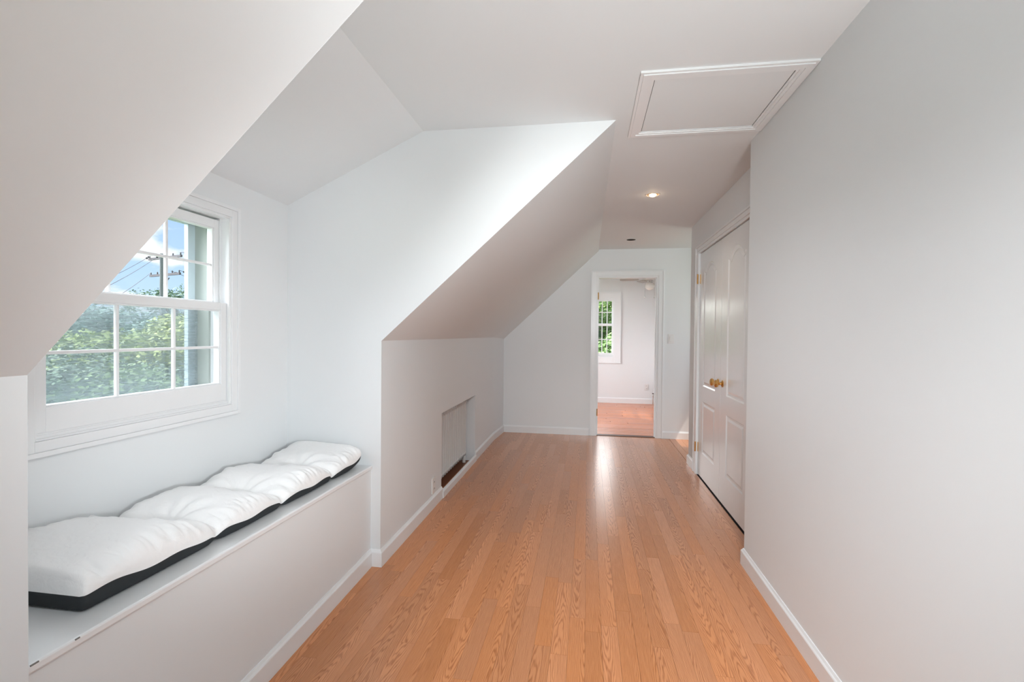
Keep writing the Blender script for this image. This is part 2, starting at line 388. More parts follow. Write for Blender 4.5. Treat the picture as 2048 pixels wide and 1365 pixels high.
# right side: thick near wall, closet wall, alcove walls, back wall
bm = grid_wall([YB, -1.95, -.65, YR], [0, .85, 2.15, ZC], [(-1.95, -.65, .85, 2.15)], lambda u, v: (XR, u, v), (.14, 0, 0))
S(obj('wall_right', bm, WALL))
CY0, CY1, CZ = 3.208, 4.668, 2.048
bm = grid_wall([YR - .1, CY0, CY1, YCL], [0, CZ, ZC], [(CY0, CY1, 0, CZ)], lambda u, v: (XCL, u, v), (.11, 0, 0))
slab([[(XCL + .11, YCL, 0), (XALC, YCL, 0), (XALC, YCL, ZC), (XCL + .11, YCL, ZC)]], (0, -.1, 0), bm)
S(obj('wall_closet', bm, WALL))
S(obj('wall_alcove', grid_wall([YCL - .1, 5.36, 5.96, YF + .1], [0, .9, 2.0, ZC], [(5.36, 5.96, .9, 2.0)], lambda u, v: (XALC, u, v), (.05, 0, 0)), WALL))
S(obj('wall_closet_inner', slab([[(XCL + .6, YR - .1, 0), (XCL + .6, YCL, 0), (XCL + .6, YCL, ZC), (XCL + .6, YR - .1, ZC)]], (.05, 0, 0)), WALL))
bm = grid_wall([XK - .05, -.95, .65, XR + .1], [0, .7, 2.2, ZC], [(-.95, .65, .7, 2.2)], lambda u, v: (u, YB, v), (0, -.12, 0))  # unseen opening added for the back fill lamp
S(obj('wall_back', bm, WALL))

# baseboards
def sweep_base(name, path, h=.080, t=.0145, m=TRIM, cap=.013):
    """path of (x,y) with the room on the left-hand side of travel"""
    bm = bmesh.new(); P = [Vector((*p, 0)) for p in path]; n = len(P); nor = []
    for i in range(n):
        ds = []
        if i > 0: ds.append((P[i] - P[i - 1]).normalized())
        if i < n - 1: ds.append((P[i + 1] - P[i]).normalized())
        ns = [Vector((-d.y, d.x, 0)) for d in ds]
        v = sum(ns, Vector()).normalized(); v = v / max(.3, v.dot(ns[0])); nor.append(v)
    prof = [(0, 0), (t, 0), (t, h - .004), (t - .002, h), (t - .006, h + .004), (.004, h + cap), (0, h + cap)]
    rings = [[bm.verts.new(P[i] + nor[i] * a + Vector((0, 0, z))) for a, z in prof] for i in range(n)]
    for i in range(n - 1):
        for k in range(len(prof)):
            k2 = (k + 1) % len(prof); bm.faces.new((rings[i][k], rings[i][k2], rings[i + 1][k2], rings[i + 1][k]))
    bm.faces.new(rings[0]); bm.faces.new(rings[-1][::-1]); bmesh.ops.recalc_face_normals(bm, faces=bm.faces)
    return S(obj(name, bm, m))
sweep_base('baseboard_left', [(DX0 - .086, YF), (XKF, YF), (XK, YSTRIP), (XK, NY1 + .002)])
sweep_base('baseboard_left', [(XK, NY0 - .002), (XK, YC), (xb(YC), YC), (xb(YN), YN), (XK, YN), (XK, YB)])
sweep_base('baseboard_niche', [(XK, NY1 + .002), (XK, NY0 - .002)], h=.052, t=.020, cap=.008)
sweep_base('baseboard_right', [(XR + .0, YB), (XR, YR), (XCL, YR), (XCL, CY0 - .11)])
sweep_base('baseboard_closet', [(XCL, CY1 + .115), (XCL, YCL), (XALC, YCL)])
sweep_base('baseboard_far', [(XALC, YF), (DX1 + .076, YF)])

# ---------------------------------------------------------------- moulded frame helper (casing legs as boxes with a back band)
def casing(parent, rect, plane, out, w_in, w_band, proud, name='casing', sill=True, m=TRIM):
    """rect=(u0,u1,v0,v1) opening; plane: P(u,v,d) gives the world point at distance d in front of the wall"""
    u0, u1, v0, v1 = rect; ox = Vector(parent.location)
    def ring_piece(a0, a1, b0, b1, d, bm):
        pts = [P - ox for P in (plane(a0, b0, 0), plane(a1, b0, 0), plane(a1, b1, 0), plane(a0, b1, 0))]
        slab([pts], plane(0, 0, d) - plane(0, 0, 0), bm)
    W = w_in + w_band
    def piece(side):
        bm = bmesh.new(); g = 0
        for (s0, s1, d) in ((0, w_in * .18, proud * .55), (w_in * .18, w_in, proud), (w_in, W, proud * 1.45)):
            if side == 'L': ring_piece(u0 - s1, u0 - s0, v0 - (s1 if sill else 0), v1 + s1, d, bm)
            if side == 'R': ring_piece(u1 + s0, u1 + s1, v0 - (s1 if sill else 0), v1 + s1, d, bm)
            if side == 'T': ring_piece(u0 - s0, u1 + s0, v1 + s0, v1 + s1, d, bm)
            if side == 'B': ring_piece(u0 - s0, u1 + s0, v0 - s1, v0 - s0, d, bm)
        return obj(name, bm, m, parent, bevel=.0015)
    for s in 'LRT' + ('B' if sill else ''): piece(s)

# ---------------------------------------------------------------- window_1: dormer sash window
win = S(empty('window_1', (XW, 1.634, WZ0)))
casing(win, (WY0, WY1, WZ0 + .012, WZ1), lambda u, v, d: Vector((XW + d, u, v)), None, .040, .016, .014)
bm = bmesh.new()
for y0, y1 in ((WY0, WY0 + .004), (WY1 - .004, WY1)):
    boxl(win, XW - .10, XW + .004, y0, y1, WZ0, WZ1, bm=bm)
boxl(win, XW - .10, XW + .004, WY0, WY1, WZ1 - .004, WZ1, bm=bm)
# stops and parting beads
for y0, y1 in ((WY0 + .004, WY0 + .012), (WY1 - .010, WY1 - .004)):
    boxl(win, XW - .042, XW - .037, y0, y1, WZ0, WZ1, bm=bm)
obj('jamb', bm, TRIM, win)
bm = boxl(win, XW - .16, XW + .0, WY0, WY1, WZ0, WZ0 + .022)
obj('window_sill', bm, TRIM, win, bevel=.002)
# sage-grey outer reveal and pale storm frame beyond it
bm = bmesh.new()
for y0, y1 in ((WY0 - .006, WY0 + .014), (WY1 - .016, WY1 + .006)):
    boxl(win, XW - .165, XW - .092, y0, y1, WZ0, WZ1 + .01, bm=bm)
boxl(win, XW - .165, XW - .092, WY0, WY1, WZ1 - .02, WZ1 + .01, bm=bm)
o = obj('outer_reveal', bm, GREYJAMB, win); o['label'] = 'sage grey outer reveal'
bm = bmesh.new()
for y0, y1 in ((WY0 - .004, WY0 + .040), (WY1 - .056, WY1 + .004)):
    boxl(win, XW - .185, XW - .165, y0, y1, WZ0, WZ1, bm=bm)
boxl(win, XW - .185, XW - .165, WY0 + .040, WY1 - .056, WZ1 - .035, WZ1, bm=bm)
boxl(win, XW - .185, XW - .165, WY0 + .040, WY1 - .056, WZ0 + .0, WZ0 + .035, bm=bm)
o = obj('storm_frame', bm, BLUEWHITE, win); o['label'] = 'pale blue-grey storm frame'
def sash(name, parent, xf, th, y0, y1, z0, z1, gy0, gy1, gz0, gz1, ncol, nrow, axis='x', mb=.012, sgn=-1):
    """xf face coordinate, material goes to xf+sgn*th. axis 'x': face looks along +x ; 'y': face looks along -y"""
    ox = Vector(parent.location)
    def bx(a, b, c, d, e, f, bm=None):  # a,b depth ; c,d lateral ; e,f vertical
        a, b = min(a, b), max(a, b)
        if axis == 'x': return box(a - ox.x, b - ox.x, c - ox.y, d - ox.y, e - ox.z, f - ox.z, bm)
        return box(c - ox.x, d - ox.x, a - ox.y, b - ox.y, e - ox.z, f - ox.z, bm)
    bm = bx(xf, xf + sgn * th, y0, gy0, z0, z1); bx(xf, xf + sgn * th, gy1, y1, z0, z1, bm)
    bx(xf, xf + sgn * th, gy0, gy1, z0, gz0, bm); bx(xf, xf + sgn * th, gy0, gy1, gz1, z1, bm)
    # bevelled glazing step
    s = .006
    bx(xf + sgn * .006, xf + sgn * th, gy0, gy0 + s, gz0, gz1, bm); bx(xf + sgn * .006, xf + sgn * th, gy1 - s, gy1, gz0, gz1, bm)
    bx(xf + sgn * .006, xf + sgn * th, gy0 + s, gy1 - s, gz0, gz0 + s, bm); bx(xf + sgn * .006, xf + sgn * th, gy0 + s, gy1 - s, gz1 - s, gz1, bm)
    sh = obj(name, bm, TRIM, parent, bevel=.0012)
    cw = (gy1 - gy0) / ncol; rh = (gz1 - gz0) / nrow
    for i in range(1, ncol): obj('muntin', bx(xf + sgn * (th * .5 - .007), xf + sgn * (th * .5 + .006), gy0 + i * cw - mb / 2, gy0 + i * cw + mb / 2, gz0, gz1), TRIM, sh, bevel=.003)
    for j in range(1, nrow): obj('muntin', bx(xf + sgn * (th * .5 - .0075), xf + sgn * (th * .5 + .0055), gy0, gy1, gz0 + j * rh - mb / 2, gz0 + j * rh + mb / 2), TRIM, sh, bevel=.003)
    for i in range(ncol):
        for j in range(nrow):
            obj('pane', bx(xf + sgn * th * .5, xf + sgn * (th * .5 + .003), gy0 + i * cw, gy0 + (i + 1) * cw, gz0 + j * rh, gz0 + (j + 1) * rh), GLASS, sh)
    return sh
low = sash('lower_sash', win, XW - .008, .034, 1.233, 2.034, .960, 1.418, 1.268, 2.003, 1.040, 1.384, 3, 2)
sash('upper_sash', win, XW - .044, .034, 1.233, 2.034, 1.384, 1.806, 1.268, 2.003, 1.420, 1.768, 3, 2)
bm = boxl(win, XW - .014, XW - .0035, 1.236, 2.031, .944, .962)
obj('stool', bm, TRIM, win, bevel=.003)
obj('insect_screen', boxl(win, XW - .152, XW - .1515, WY0 + .014, WY1 - .016, WZ0 + .022, 1.40), SCREEN, win)
bm = boxl(win, XW - .160, XW - .148, WY0 + .014, WY1 - .016, 1.392, 1.412)
obj('screen_rail', bm, BLUEWHITE, win)

# ---------------------------------------------------------------- doors
def door_leaf(name, parent, y0, y1, z0, z1, panels, xf, th=.035, m=DOORP):
    """leaf lying in a y-z plane, moulded face towards -x at xf"""
    ox = Vector(parent.location); bm = bmesh.new()
    def contour(p, ins):
        a, b, c, zs, za = p; a += ins; b -= ins; c += ins
        pts = [(a, c), (b, c)]
        if za - zs < 1e-6: pts += [(b, zs - ins), (a, zs - ins)]
        else:
            n = 22
            for i in range(n + 1):
                t = i / n; q = min(max((t - .11) / .78, 0), 1)
                pts.append((b + (a - b) * t, zs - ins + (za - zs) * max(0, math.sin(PI * q)) ** .72))
        return pts
    def ring(pts, dx): return [bm.verts.new((xf + dx - ox.x, y - ox.y, z - ox.z)) for y, z in pts]
    outer = ring([(y0, z0), (y1, z0), (y1, z1), (y0, z1)], 0)
    edges = [bm.edges.new((outer[i], outer[(i + 1) % 4])) for i in range(4)]
    for p in panels:
        rs = [ring(contour(p, i), d) for i, d in ((0, 0), (.010, .007), (.022, .008), (.040, .002))]
        n = len(rs[0])
        edges += [bm.edges.new((rs[0][i], rs[0][(i + 1) % n])) for i in range(n)]
        for A, Bq in zip(rs, rs[1:]):
            for i in range(n): bm.faces.new((A[i], A[(i + 1) % n], Bq[(i + 1) % n], Bq[i]))
        inner_e = [bm.edges.get((rs[-1][i], rs[-1][(i + 1) % n])) for i in range(n)]
        bmesh.ops.triangle_fill(bm, edges=inner_e, use_beauty=True)
    bmesh.ops.triangle_fill(bm, edges=edges, use_beauty=True)
    back = ring([(y0, z0), (y1, z0), (y1, z1), (y0, z1)], th)
    bm.faces.new(back)
    for i in range(4): bm.faces.new((outer[i], outer[(i + 1) % 4], back[(i + 1) % 4], back[i]))
    bmesh.ops.recalc_face_normals(bm, faces=bm.faces)
    return obj(name, bm, m, parent)
closet = S(empty('door_1', (XCL, (CY0 + CY1) / 2, 0)))
SPL = 3.936
for (a, b, ya, yb_, ky) in ((SPL + .002, CY1 - .003, 4.10, 4.515, 4.000), (CY0 + .003, SPL - .002, 3.365, 3.775, 3.872)):
    lf = door_leaf('door_leaf', closet, a, b, .012, CZ - .006, [(ya, yb_, .838, 1.858, 1.922), (ya, yb_, .235, .700, .700)], XCL + .004)
    prof = [(.001, -.004), (.026, -.004), (.028, -.008), (.022, -.013), (.011, -.017), (.009, -.030), (.012, -.036), (.024, -.040), (.029, -.048), (.029, -.056), (.023, -.064), (.012, -.068), (.001, -.069)]
    k = obj('door_knob', lathe([(r, h + .008) for r, h in prof], 'X', 12, (0, ky - closet.location.y, .922)), BRASS, lf)
    k['label'] = 'polished brass knob'
cas_d = .016
bm = boxl(closet, XCL - cas_d, XCL, CY1 + .002, CY1 + .112, 0, CZ + .0)
boxl(closet, XCL - cas_d - .004, XCL, CY1 + .096, CY1 + .112, 0, CZ + .070, bm=bm)
obj('casing', bm, TRIM, closet, bevel=.002)
bm = boxl(closet, XCL - cas_d, XCL, CY0 - .112, CY0 - .002, 0, CZ)
obj('casing', bm, TRIM, closet, bevel=.002)
bm = boxl(closet, XCL - cas_d * .7, XCL, CY0 - .112, CY1 + .096, CZ, CZ + .022)
boxl(closet, XCL - cas_d, XCL, CY0 - .112, CY1 + .096, CZ + .022, CZ + .055, bm=bm)
boxl(closet, XCL - cas_d - .006, XCL, CY0 - .112, CY1 + .112, CZ + .055, CZ + .070, bm=bm)
obj('casing', bm, TRIM, closet, bevel=.002)
for z in (1.81, .26):
    bm = tube([(XCL - cas_d - .004 - XCL, CY1 - .002 - closet.location.y, z - .045), (XCL - cas_d - .004 - XCL, CY1 - .002 - closet.location.y, z + .045)], .007, 8)
    boxl(closet, XCL - cas_d - .002, XCL - cas_d, CY1 + .002, CY1 + .020, z - .043, z + .043, bm=bm)
    boxl(closet, XCL - .001, XCL + .004, CY1 - .016, CY1 - .002, z - .043, z + .043, bm=bm)
    h = obj('hinge', bm, BRASS, closet); h['label'] = 'brass butt hinge'

dw = S(empty('door_2', ((DX0 + DX1) / 2, YF, 0)))
casing(dw, (DX0, DX1, 0, DZ), lambda u, v, d: Vector((u, YF - d, v)), None, .062, .014, .012, sill=False)
bm = boxl(dw, DX0, DX0 + .012, YF - .006, YF + .115, 0, DZ); boxl(dw, DX1 - .012, DX1, YF - .006, YF + .115, 0, DZ, bm=bm)
boxl(dw, DX0 + .012, DX1 - .012, YF - .006, YF + .115, DZ - .012, DZ, bm=bm)
boxl(dw, DX0 + .012, DX0 + .022, YF + .03, YF + .065, 0, DZ - .012, bm=bm); boxl(dw, DX1 - .022, DX1 - .012, YF + .03, YF + .065, 0, DZ - .012, bm=bm)
obj('jamb', bm, TRIM, dw)
th_ = obj('threshold', boxl(dw, DX0 + .012, DX1 - .012, YF + .004, YF + .10, -.012, .006), mat('threshold_wood', (.10, .035, .015), .5), dw)
th_['label'] = 'dark wooden threshold'
for z in (1.78, .30):
    bm = tube([(DX0 + .014 - dw.location.x, -.007, z - .045), (DX0 + .014 - dw.location.x, -.007, z + .045)], .007, 8)
    boxl(dw, DX0 + .012, DX0 + .0135, YF - .004, YF + .028, z - .044, z + .044, bm=bm)
    h = obj('hinge', bm, BRASS, dw); h['label'] = 'brass butt hinge'

# ---------------------------------------------------------------- far room
fr0, FX0, FX1, FY = YF + .11, -1.5, 1.46, 9.294
f2 = S(obj('floor', box(FX0, FX1, fr0 - .01, FY + .05, -.06, -.0105), DARK))
planks(f2, fr0 - .005, FY, FX0, FX1, .083, (1.1, 2.4), 'X', REDOAK, gap=.003)
S(obj('ceiling', box(FX0 - .1, FX1 + .1, fr0 - .02, FY + .1, 2.36, 2.41), WALL))
S(obj('wall_far_room_near', box(FX0, XKF - .06, fr0 - .11, fr0, 0, 2.36), WALL))
FW = (-.60, .488, .885, 1.965)  # hidden left part widened so light through it reflects on the closet doors
bm = grid_wall([FX0, FW[0], FW[1], FX1], [0, FW[2], FW[3], 2.36], [FW], lambda u, v: (u, FY, v), (0, .12, 0))
S(obj('wall_far_room', bm, WALL))
bm = grid_wall([fr0 - .05, 7.45, 8.55, FY], [0, .8, 2.1, 2.36], [(7.45, 8.55, .8, 2.1)], lambda u, v: (FX0, u, v), (-.1, 0, 0))
S(obj('wall_far_room_left', bm, WALL))
bm = grid_wall([fr0 - .05, 7.25, 8.0, FY], [0, .85, 1.9, 2.36], [(7.25, 8.0, .85, 1.9)], lambda u, v: (FX1, u, v), (.1, 0, 0))
S(obj('wall_far_room_right', bm, WALL))
sweep_base('baseboard_far_room', [(FX1, FY), (FX0, FY)], h=.09)
w2 = S(empty('window_2', ((FW[0] + FW[1]) / 2, FY, FW[2])))
casing(w2, FW, lambda u, v, d: Vector((u, FY - d, v)), None, .115, .02, .016)
bm = bmesh.new()
for a, b in ((FW[0], FW[0] + .012), (FW[1] - .012, FW[1])): boxl(w2, a, b, FY, FY + .12, FW[2], FW[3], bm=bm)
boxl(w2, FW[0], FW[1], FY, FY + .12, FW[3] - .01, FW[3], bm=bm)
obj('jamb', bm, TRIM, w2)
obj('window_sill', boxl(w2, FW[0], FW[1], FY + .0, FY + .16, FW[2] - .02, FW[2] + .0), TRIM, w2)
g0, g1 = -.568, .462
sash('upper_sash', w2, FY + .055, .032, FW[0] + .012, FW[1] - .012, 1.47, FW[3] - .01, g0, g1, 1.500, 1.935, 11, 2, 'y', .017, 1)
sash('lower_sash', w2, FY + .018, .032, FW[0] + .012, FW[1] - .012, FW[2] + .0, 1.50, g0, g1, .938, 1.462, 11, 2, 'y', .017, 1)
for nm, hole, X, s in (('added_window_3', (7.45, 8.55, .8, 2.1), FX0, 1), ('window_4', (7.25, 8.0, .85, 1.9), FX1, -1), ('window_5', (5.36, 5.96, .9, 2.0), XALC, -1)):  # the first is an unseen window added for the far room fill lamp
    w3 = S(empty(nm, (X, (hole[0] + hole[1]) / 2, hole[2])))
    casing(w3, hole, lambda u, v, d, X=X, s=s: Vector((X + s * d, u, v)), None, .09, .02, .016)
    mid = (hole[2] + hole[3]) / 2
    a, b = hole[0], hole[1]
    if nm == 'window_4':
        sash('lower_sash', w3, X + .02, .03, a, b, hole[2], mid + .02, a + .045, b - .045, hole[2] + .06, mid - .02, 2, 2, 'x', .018, 1)
        sash('upper_sash', w3, X + .055, .03, a, b, mid - .02, hole[3], a + .045, b - .045, mid + .02, hole[3] - .045, 2, 2, 'x', .018, 1)
# ceiling fan
fan = tag(empty('ceiling_fan', (1.02, 8.30, 2.36)), 'white ceiling fan with glass globe seen at the top of the far doorway', 'ceiling fan')
obj('canopy', lathe([(.001, 0), (.07, 0), (.075, -.02), (.05, -.045), (.02, -.05), (.001, -.05)], 'Z', 24), FANW, fan, smooth=True)
obj('motor_housing', lathe([(.001, -.045), (.05, -.05), (.11, -.07), (.125, -.095), (.12, -.12), (.09, -.142), (.06, -.15), (.001, -.15)], 'Z', 28), FANW, fan, smooth=True)
for k in range(5):
    a = math.radians(176 + 72 * k); R = Matrix.Rotation(a, 4, 'Z') @ Matrix.Rotation(.20, 4, 'X')
    bm = slab([[(.18, -.045, 0), (.22, -.058, 0), (.46, -.062, 0), (.485, -.045, 0), (.49, 0, 0), (.485, .045, 0), (.46, .062, 0), (.22, .058, 0), (.18, .045, 0)]], (0, 0, -.006))
    bmesh.ops.transform(bm, matrix=Matrix.Translation((0, 0, -.135)) @ R, verts=bm.verts)
    bl = obj('fan_blade', bm, FANB, fan)
    bm = slab([[(.09, -.012, .004), (.20, -.03, .004), (.25, -.02, .004), (.25, .02, .004), (.20, .03, .004), (.09, .012, .004)]], (0, 0, .005))
    bmesh.ops.transform(bm, matrix=Matrix.Translation((0, 0, -.135)) @ R, verts=bm.verts)
    obj('blade_bracket', bm, CHROME, bl)
obj('light_fitter', lathe([(.001, -.148), (.045, -.15), (.055, -.17), (.05, -.19), (.001, -.19)], 'Z', 20), CHROME, fan, smooth=True)
gl = mat('frosted_globe', (.85, .84, .82), .3, spec=.5)
obj('globe', lathe([(.045, -.188), (.07, -.205), (.082, -.235), (.078, -.27), (.055, -.30), (.02, -.315), (.001, -.316)], 'Z', 24), gl, fan, smooth=True)
for dx, ln in ((-.075, .20), (.062, .21)):
    c = obj('pull_chain', tube([(dx, -.03, -.17), (dx * 1.1, -.03, -.22), (dx * 1.1, -.03, -.22 - ln)], .0022, 6), CHROME, fan)
    obj('chain_pull', lathe([(.001, 0), (.007, -.004), (.009, -.016), (.005, -.026), (.001, -.027)], 'Z', 10, (dx * 1.1, -.03, -.22 - ln)), CHROME, c, smooth=True)

# ---------------------------------------------------------------- radiators
def radiator(root, n, pitch, depth, z0, z1, along, cols=2):
    """sections stacked along +along from the root"""
    dx, dy = (0, 1) if along == 'y' else (1, 0)
    sec = None
    hgt = z1 - z0
    for i in range(n):
        c = (i + .5) * pitch
        if sec is None:
            bm = bmesh.new()
            for k in range(cols):
                off = (k - (cols - 1) / 2) * depth * .62
                for s in (-1,):
                    pts = [(off, 0, z0 + hgt * t) for t in (.02, .07, .14, .5, .86, .93, .98)]
                    tube(pts, [pitch * .14, pitch * .25, pitch * .21, pitch * .20, pitch * .21, pitch * .25, pitch * .14], 8, bm)
            for zc in (z0 + hgt * .07, z0 + hgt * .93):
                tube([(-depth * .42, 0, zc), (depth * .42, 0, zc)], [pitch * .28] * 2, 8, bm)
                tube([(0, -pitch * .5, zc), (0, pitch * .5, zc)], pitch * .3, 8, bm)
            if along == 'x': bmesh.ops.rotate(bm, verts=bm.verts, cent=(0, 0, 0), matrix=Matrix.Rotation(PI / 2, 3, 'Z'))
            sec = obj('radiator_section', bm, RADI, root, smooth=True); o = sec
        else:
            o = sec.copy(); COL.objects.link(o); o.parent = root
        o.location = (c * dx, c * dy, 0)
    for i in (0, n - 1):
        c = (i + .5) * pitch
        bm = tube([(dx * c + (depth * .25 if along == 'y' else 0), dy * c, z0 + .05), (dx * c + (depth * .28 if along == 'y' else 0), dy * c, 0.0)], [.014, .018], 8)
        obj('radiator_foot', bm, RADI, root)
rad = tag(empty('radiator', (XK - .125, 3.655, 0)), 'white column radiator set in the low niche of the left knee wall', 'radiator')
radiator(rad, 17, .0605, .13, .055, .70 - .05, 'y')
rad.location.z = 0.001
r2 = tag(empty('radiator', (1.315, 8.62, .001)), 'white radiator edge just showing behind the right side of the far doorway', 'radiator')
radiator(r2, 9, .06, .12, .05, .47, 'y')
bm = tube([(-.055, .56, .19), (-.085, .57, .19), (-.10, .575, .17), (-.10, .575, 0)], .009, 8)
v_ = obj('radiator_valve', bm, CHROME, r2); v_['label'] = 'dull metal valve and pipe'
obj('valve_handle', lathe([(.001, .012), (.016, .01), (.018, -.002), (.010, -.01), (.001, -.01)], 'Z', 12, (-.10, .575, .205)), mat('valve_dark', (.12, .11, .10), .5), v_)

# ---------------------------------------------------------------- ceiling hatch
ht = tag(empty('attic_hatch', (.55, 2.37, ZC)), 'white attic hatch panel in stepped moulding on the ceiling', 'attic hatch')
HI, HO = (.267, .822, 2.114, 2.643), (.205, .884, 2.045, 2.702)
for sd in 'LRNF':
    bm = bmesh.new()
    for t0, t1, d in ((0, .16, .006), (.16, .40, .010), (.40, .80, .013), (.80, 1.0, .009)):
        lx0, lx1 = HI[0] - (HI[0] - HO[0]) * t0, HI[0] - (HI[0] - HO[0]) * t1
        rx0, rx1 = HI[1] + (HO[1] - HI[1]) * t0, HI[1] + (HO[1] - HI[1]) * t1
        ny0, ny1 = HI[2] - (HI[2] - HO[2]) * t0, HI[2] - (HI[2] - HO[2]) * t1
        fy0, fy1 = HI[3] + (HO[3] - HI[3]) * t0, HI[3] + (HO[3] - HI[3]) * t1
        q = {'L': [(lx1, ny1), (lx0, ny0), (lx0, fy0), (lx1, fy1)], 'R': [(rx0, ny0), (rx1, ny1), (rx1, fy1), (rx0, fy0)],
             'N': [(lx1, ny1), (rx1, ny1), (rx0, ny0), (lx0, ny0)], 'F': [(lx0, fy0), (rx0, fy0), (rx1, fy1), (lx1, fy1)]}[sd]
        slab([[(x - .55, y - 2.37, 0) for x, y in q]], (0, 0, -d), bm)
    obj('moulding', bm, TRIM, ht)
obj('hatch_panel', box(HI[0] + .003 - .55, HI[1] - .003 - .55, HI[2] + .003 - 2.37, HI[3] - .004 - 2.37, -.003, -.0005), WALL, ht)
obj('shadow_gap', box(HI[0] - .55, HI[1] - .55, HI[2] - 2.37, HI[3] - 2.37, -.0006, -.0001), DARK, ht)

# ---------------------------------------------------------------- recessed downlights
def downlight(loc, r, lit, label):
    o = tag(empty('recessed_downlight', loc), label, 'ceiling light', 'recessed ceiling lights')
    ringm = mat('downlight_ring', (.80, .74, .66), .35) if lit else TRIM
    obj('trim_ring', lathe([(r * .80, .0), (r * .80, -.003), (r * .86, -.0055), (r, -.003), (r * 1.02, 0)], 'Z', 32), ringm, o, smooth=True)
    if lit:
        obj('reflector', lathe([(r * .80, -.003), (r * .62, -.0015), (r * .5, -.001), (.001, -.001)], 'Z', 28), mat('copper_reflector', (.75, .50, .32), .25, 1.0), o, smooth=True)
        obj('bulb', lathe([(r * .50, -.001), (r * .48, -.008), (r * .36, -.015), (r * .18, -.019), (.001, -.020)], 'Z', 20), BULB, o, smooth=True)
        l = lamp('downlight_lamp', 'SPOT', (loc[0], loc[1], loc[2] - .03), (0, 0, -1), 9, (1, .80, .58), spot_size=2.3, spot_blend=.8, shadow_soft_size=.04)
        l2 = lamp('downlight_halo', 'POINT', (loc[0], loc[1], loc[2] - .045), (0, 0, -1), .10, (1, .74, .48), shadow_soft_size=.02)
    else:
        obj('dark_bulb', lathe([(r * .96, -.0062), (.001, -.0060)], 'Z', 24), DARK, o)
downlight((.483, 3.831, ZC), .056, True, 'lit recessed downlight glowing warm beyond the attic hatch')
downlight((.476, 5.592, ZC), .052, False, 'unlit dark recessed downlight near the far wall')

# ---------------------------------------------------------------- switch and outlets
sw = tag(empty('light_switch', (1.028, YF, 1.246)), 'white rocker light switch on the wall right of the far doorway', 'light switch')
obj('switch_plate', box(-.036, .036, -.005, 0, -.058, .058), PLASTIC, sw, bevel=.003)
obj('rocker', slab([[(-.0165, -.005, -.033), (.0165, -.005, -.033), (.0165, -.0045, .033), (-.0165, -.0045, .033)]], (0, -.004, 0)), PLASTIC, sw, bevel=.001)
def outlet(loc, rot, label):
    o = tag(empty('wall_outlet', loc), label, 'outlet'); o.rotation_euler = (0, 0, rot)
    obj('cover_plate', box(-.036, .036, -.009, 0, -.058, .058), PLASTIC, o, bevel=.003)
    for z in (-.024, .024):
        s = obj('socket', box(-.0165, .0165, -.0115, -.009, z - .0145, z + .0145), PLASTIC, o, bevel=.003)
        bm = box(-.008, -.005, -.0122, -.0114, z - .004, z + .006); box(.005, .008, -.0122, -.0114, z - .004, z + .006, bm)
        obj('slot', bm, DARK, s)
outlet((XK, 3.402, .165), PI / 2, 'white wall outlet on the left knee wall before the radiator niche')
outlet((1.105, FY, .315), 0, 'small white outlet on the far room wall seen through the doorway')

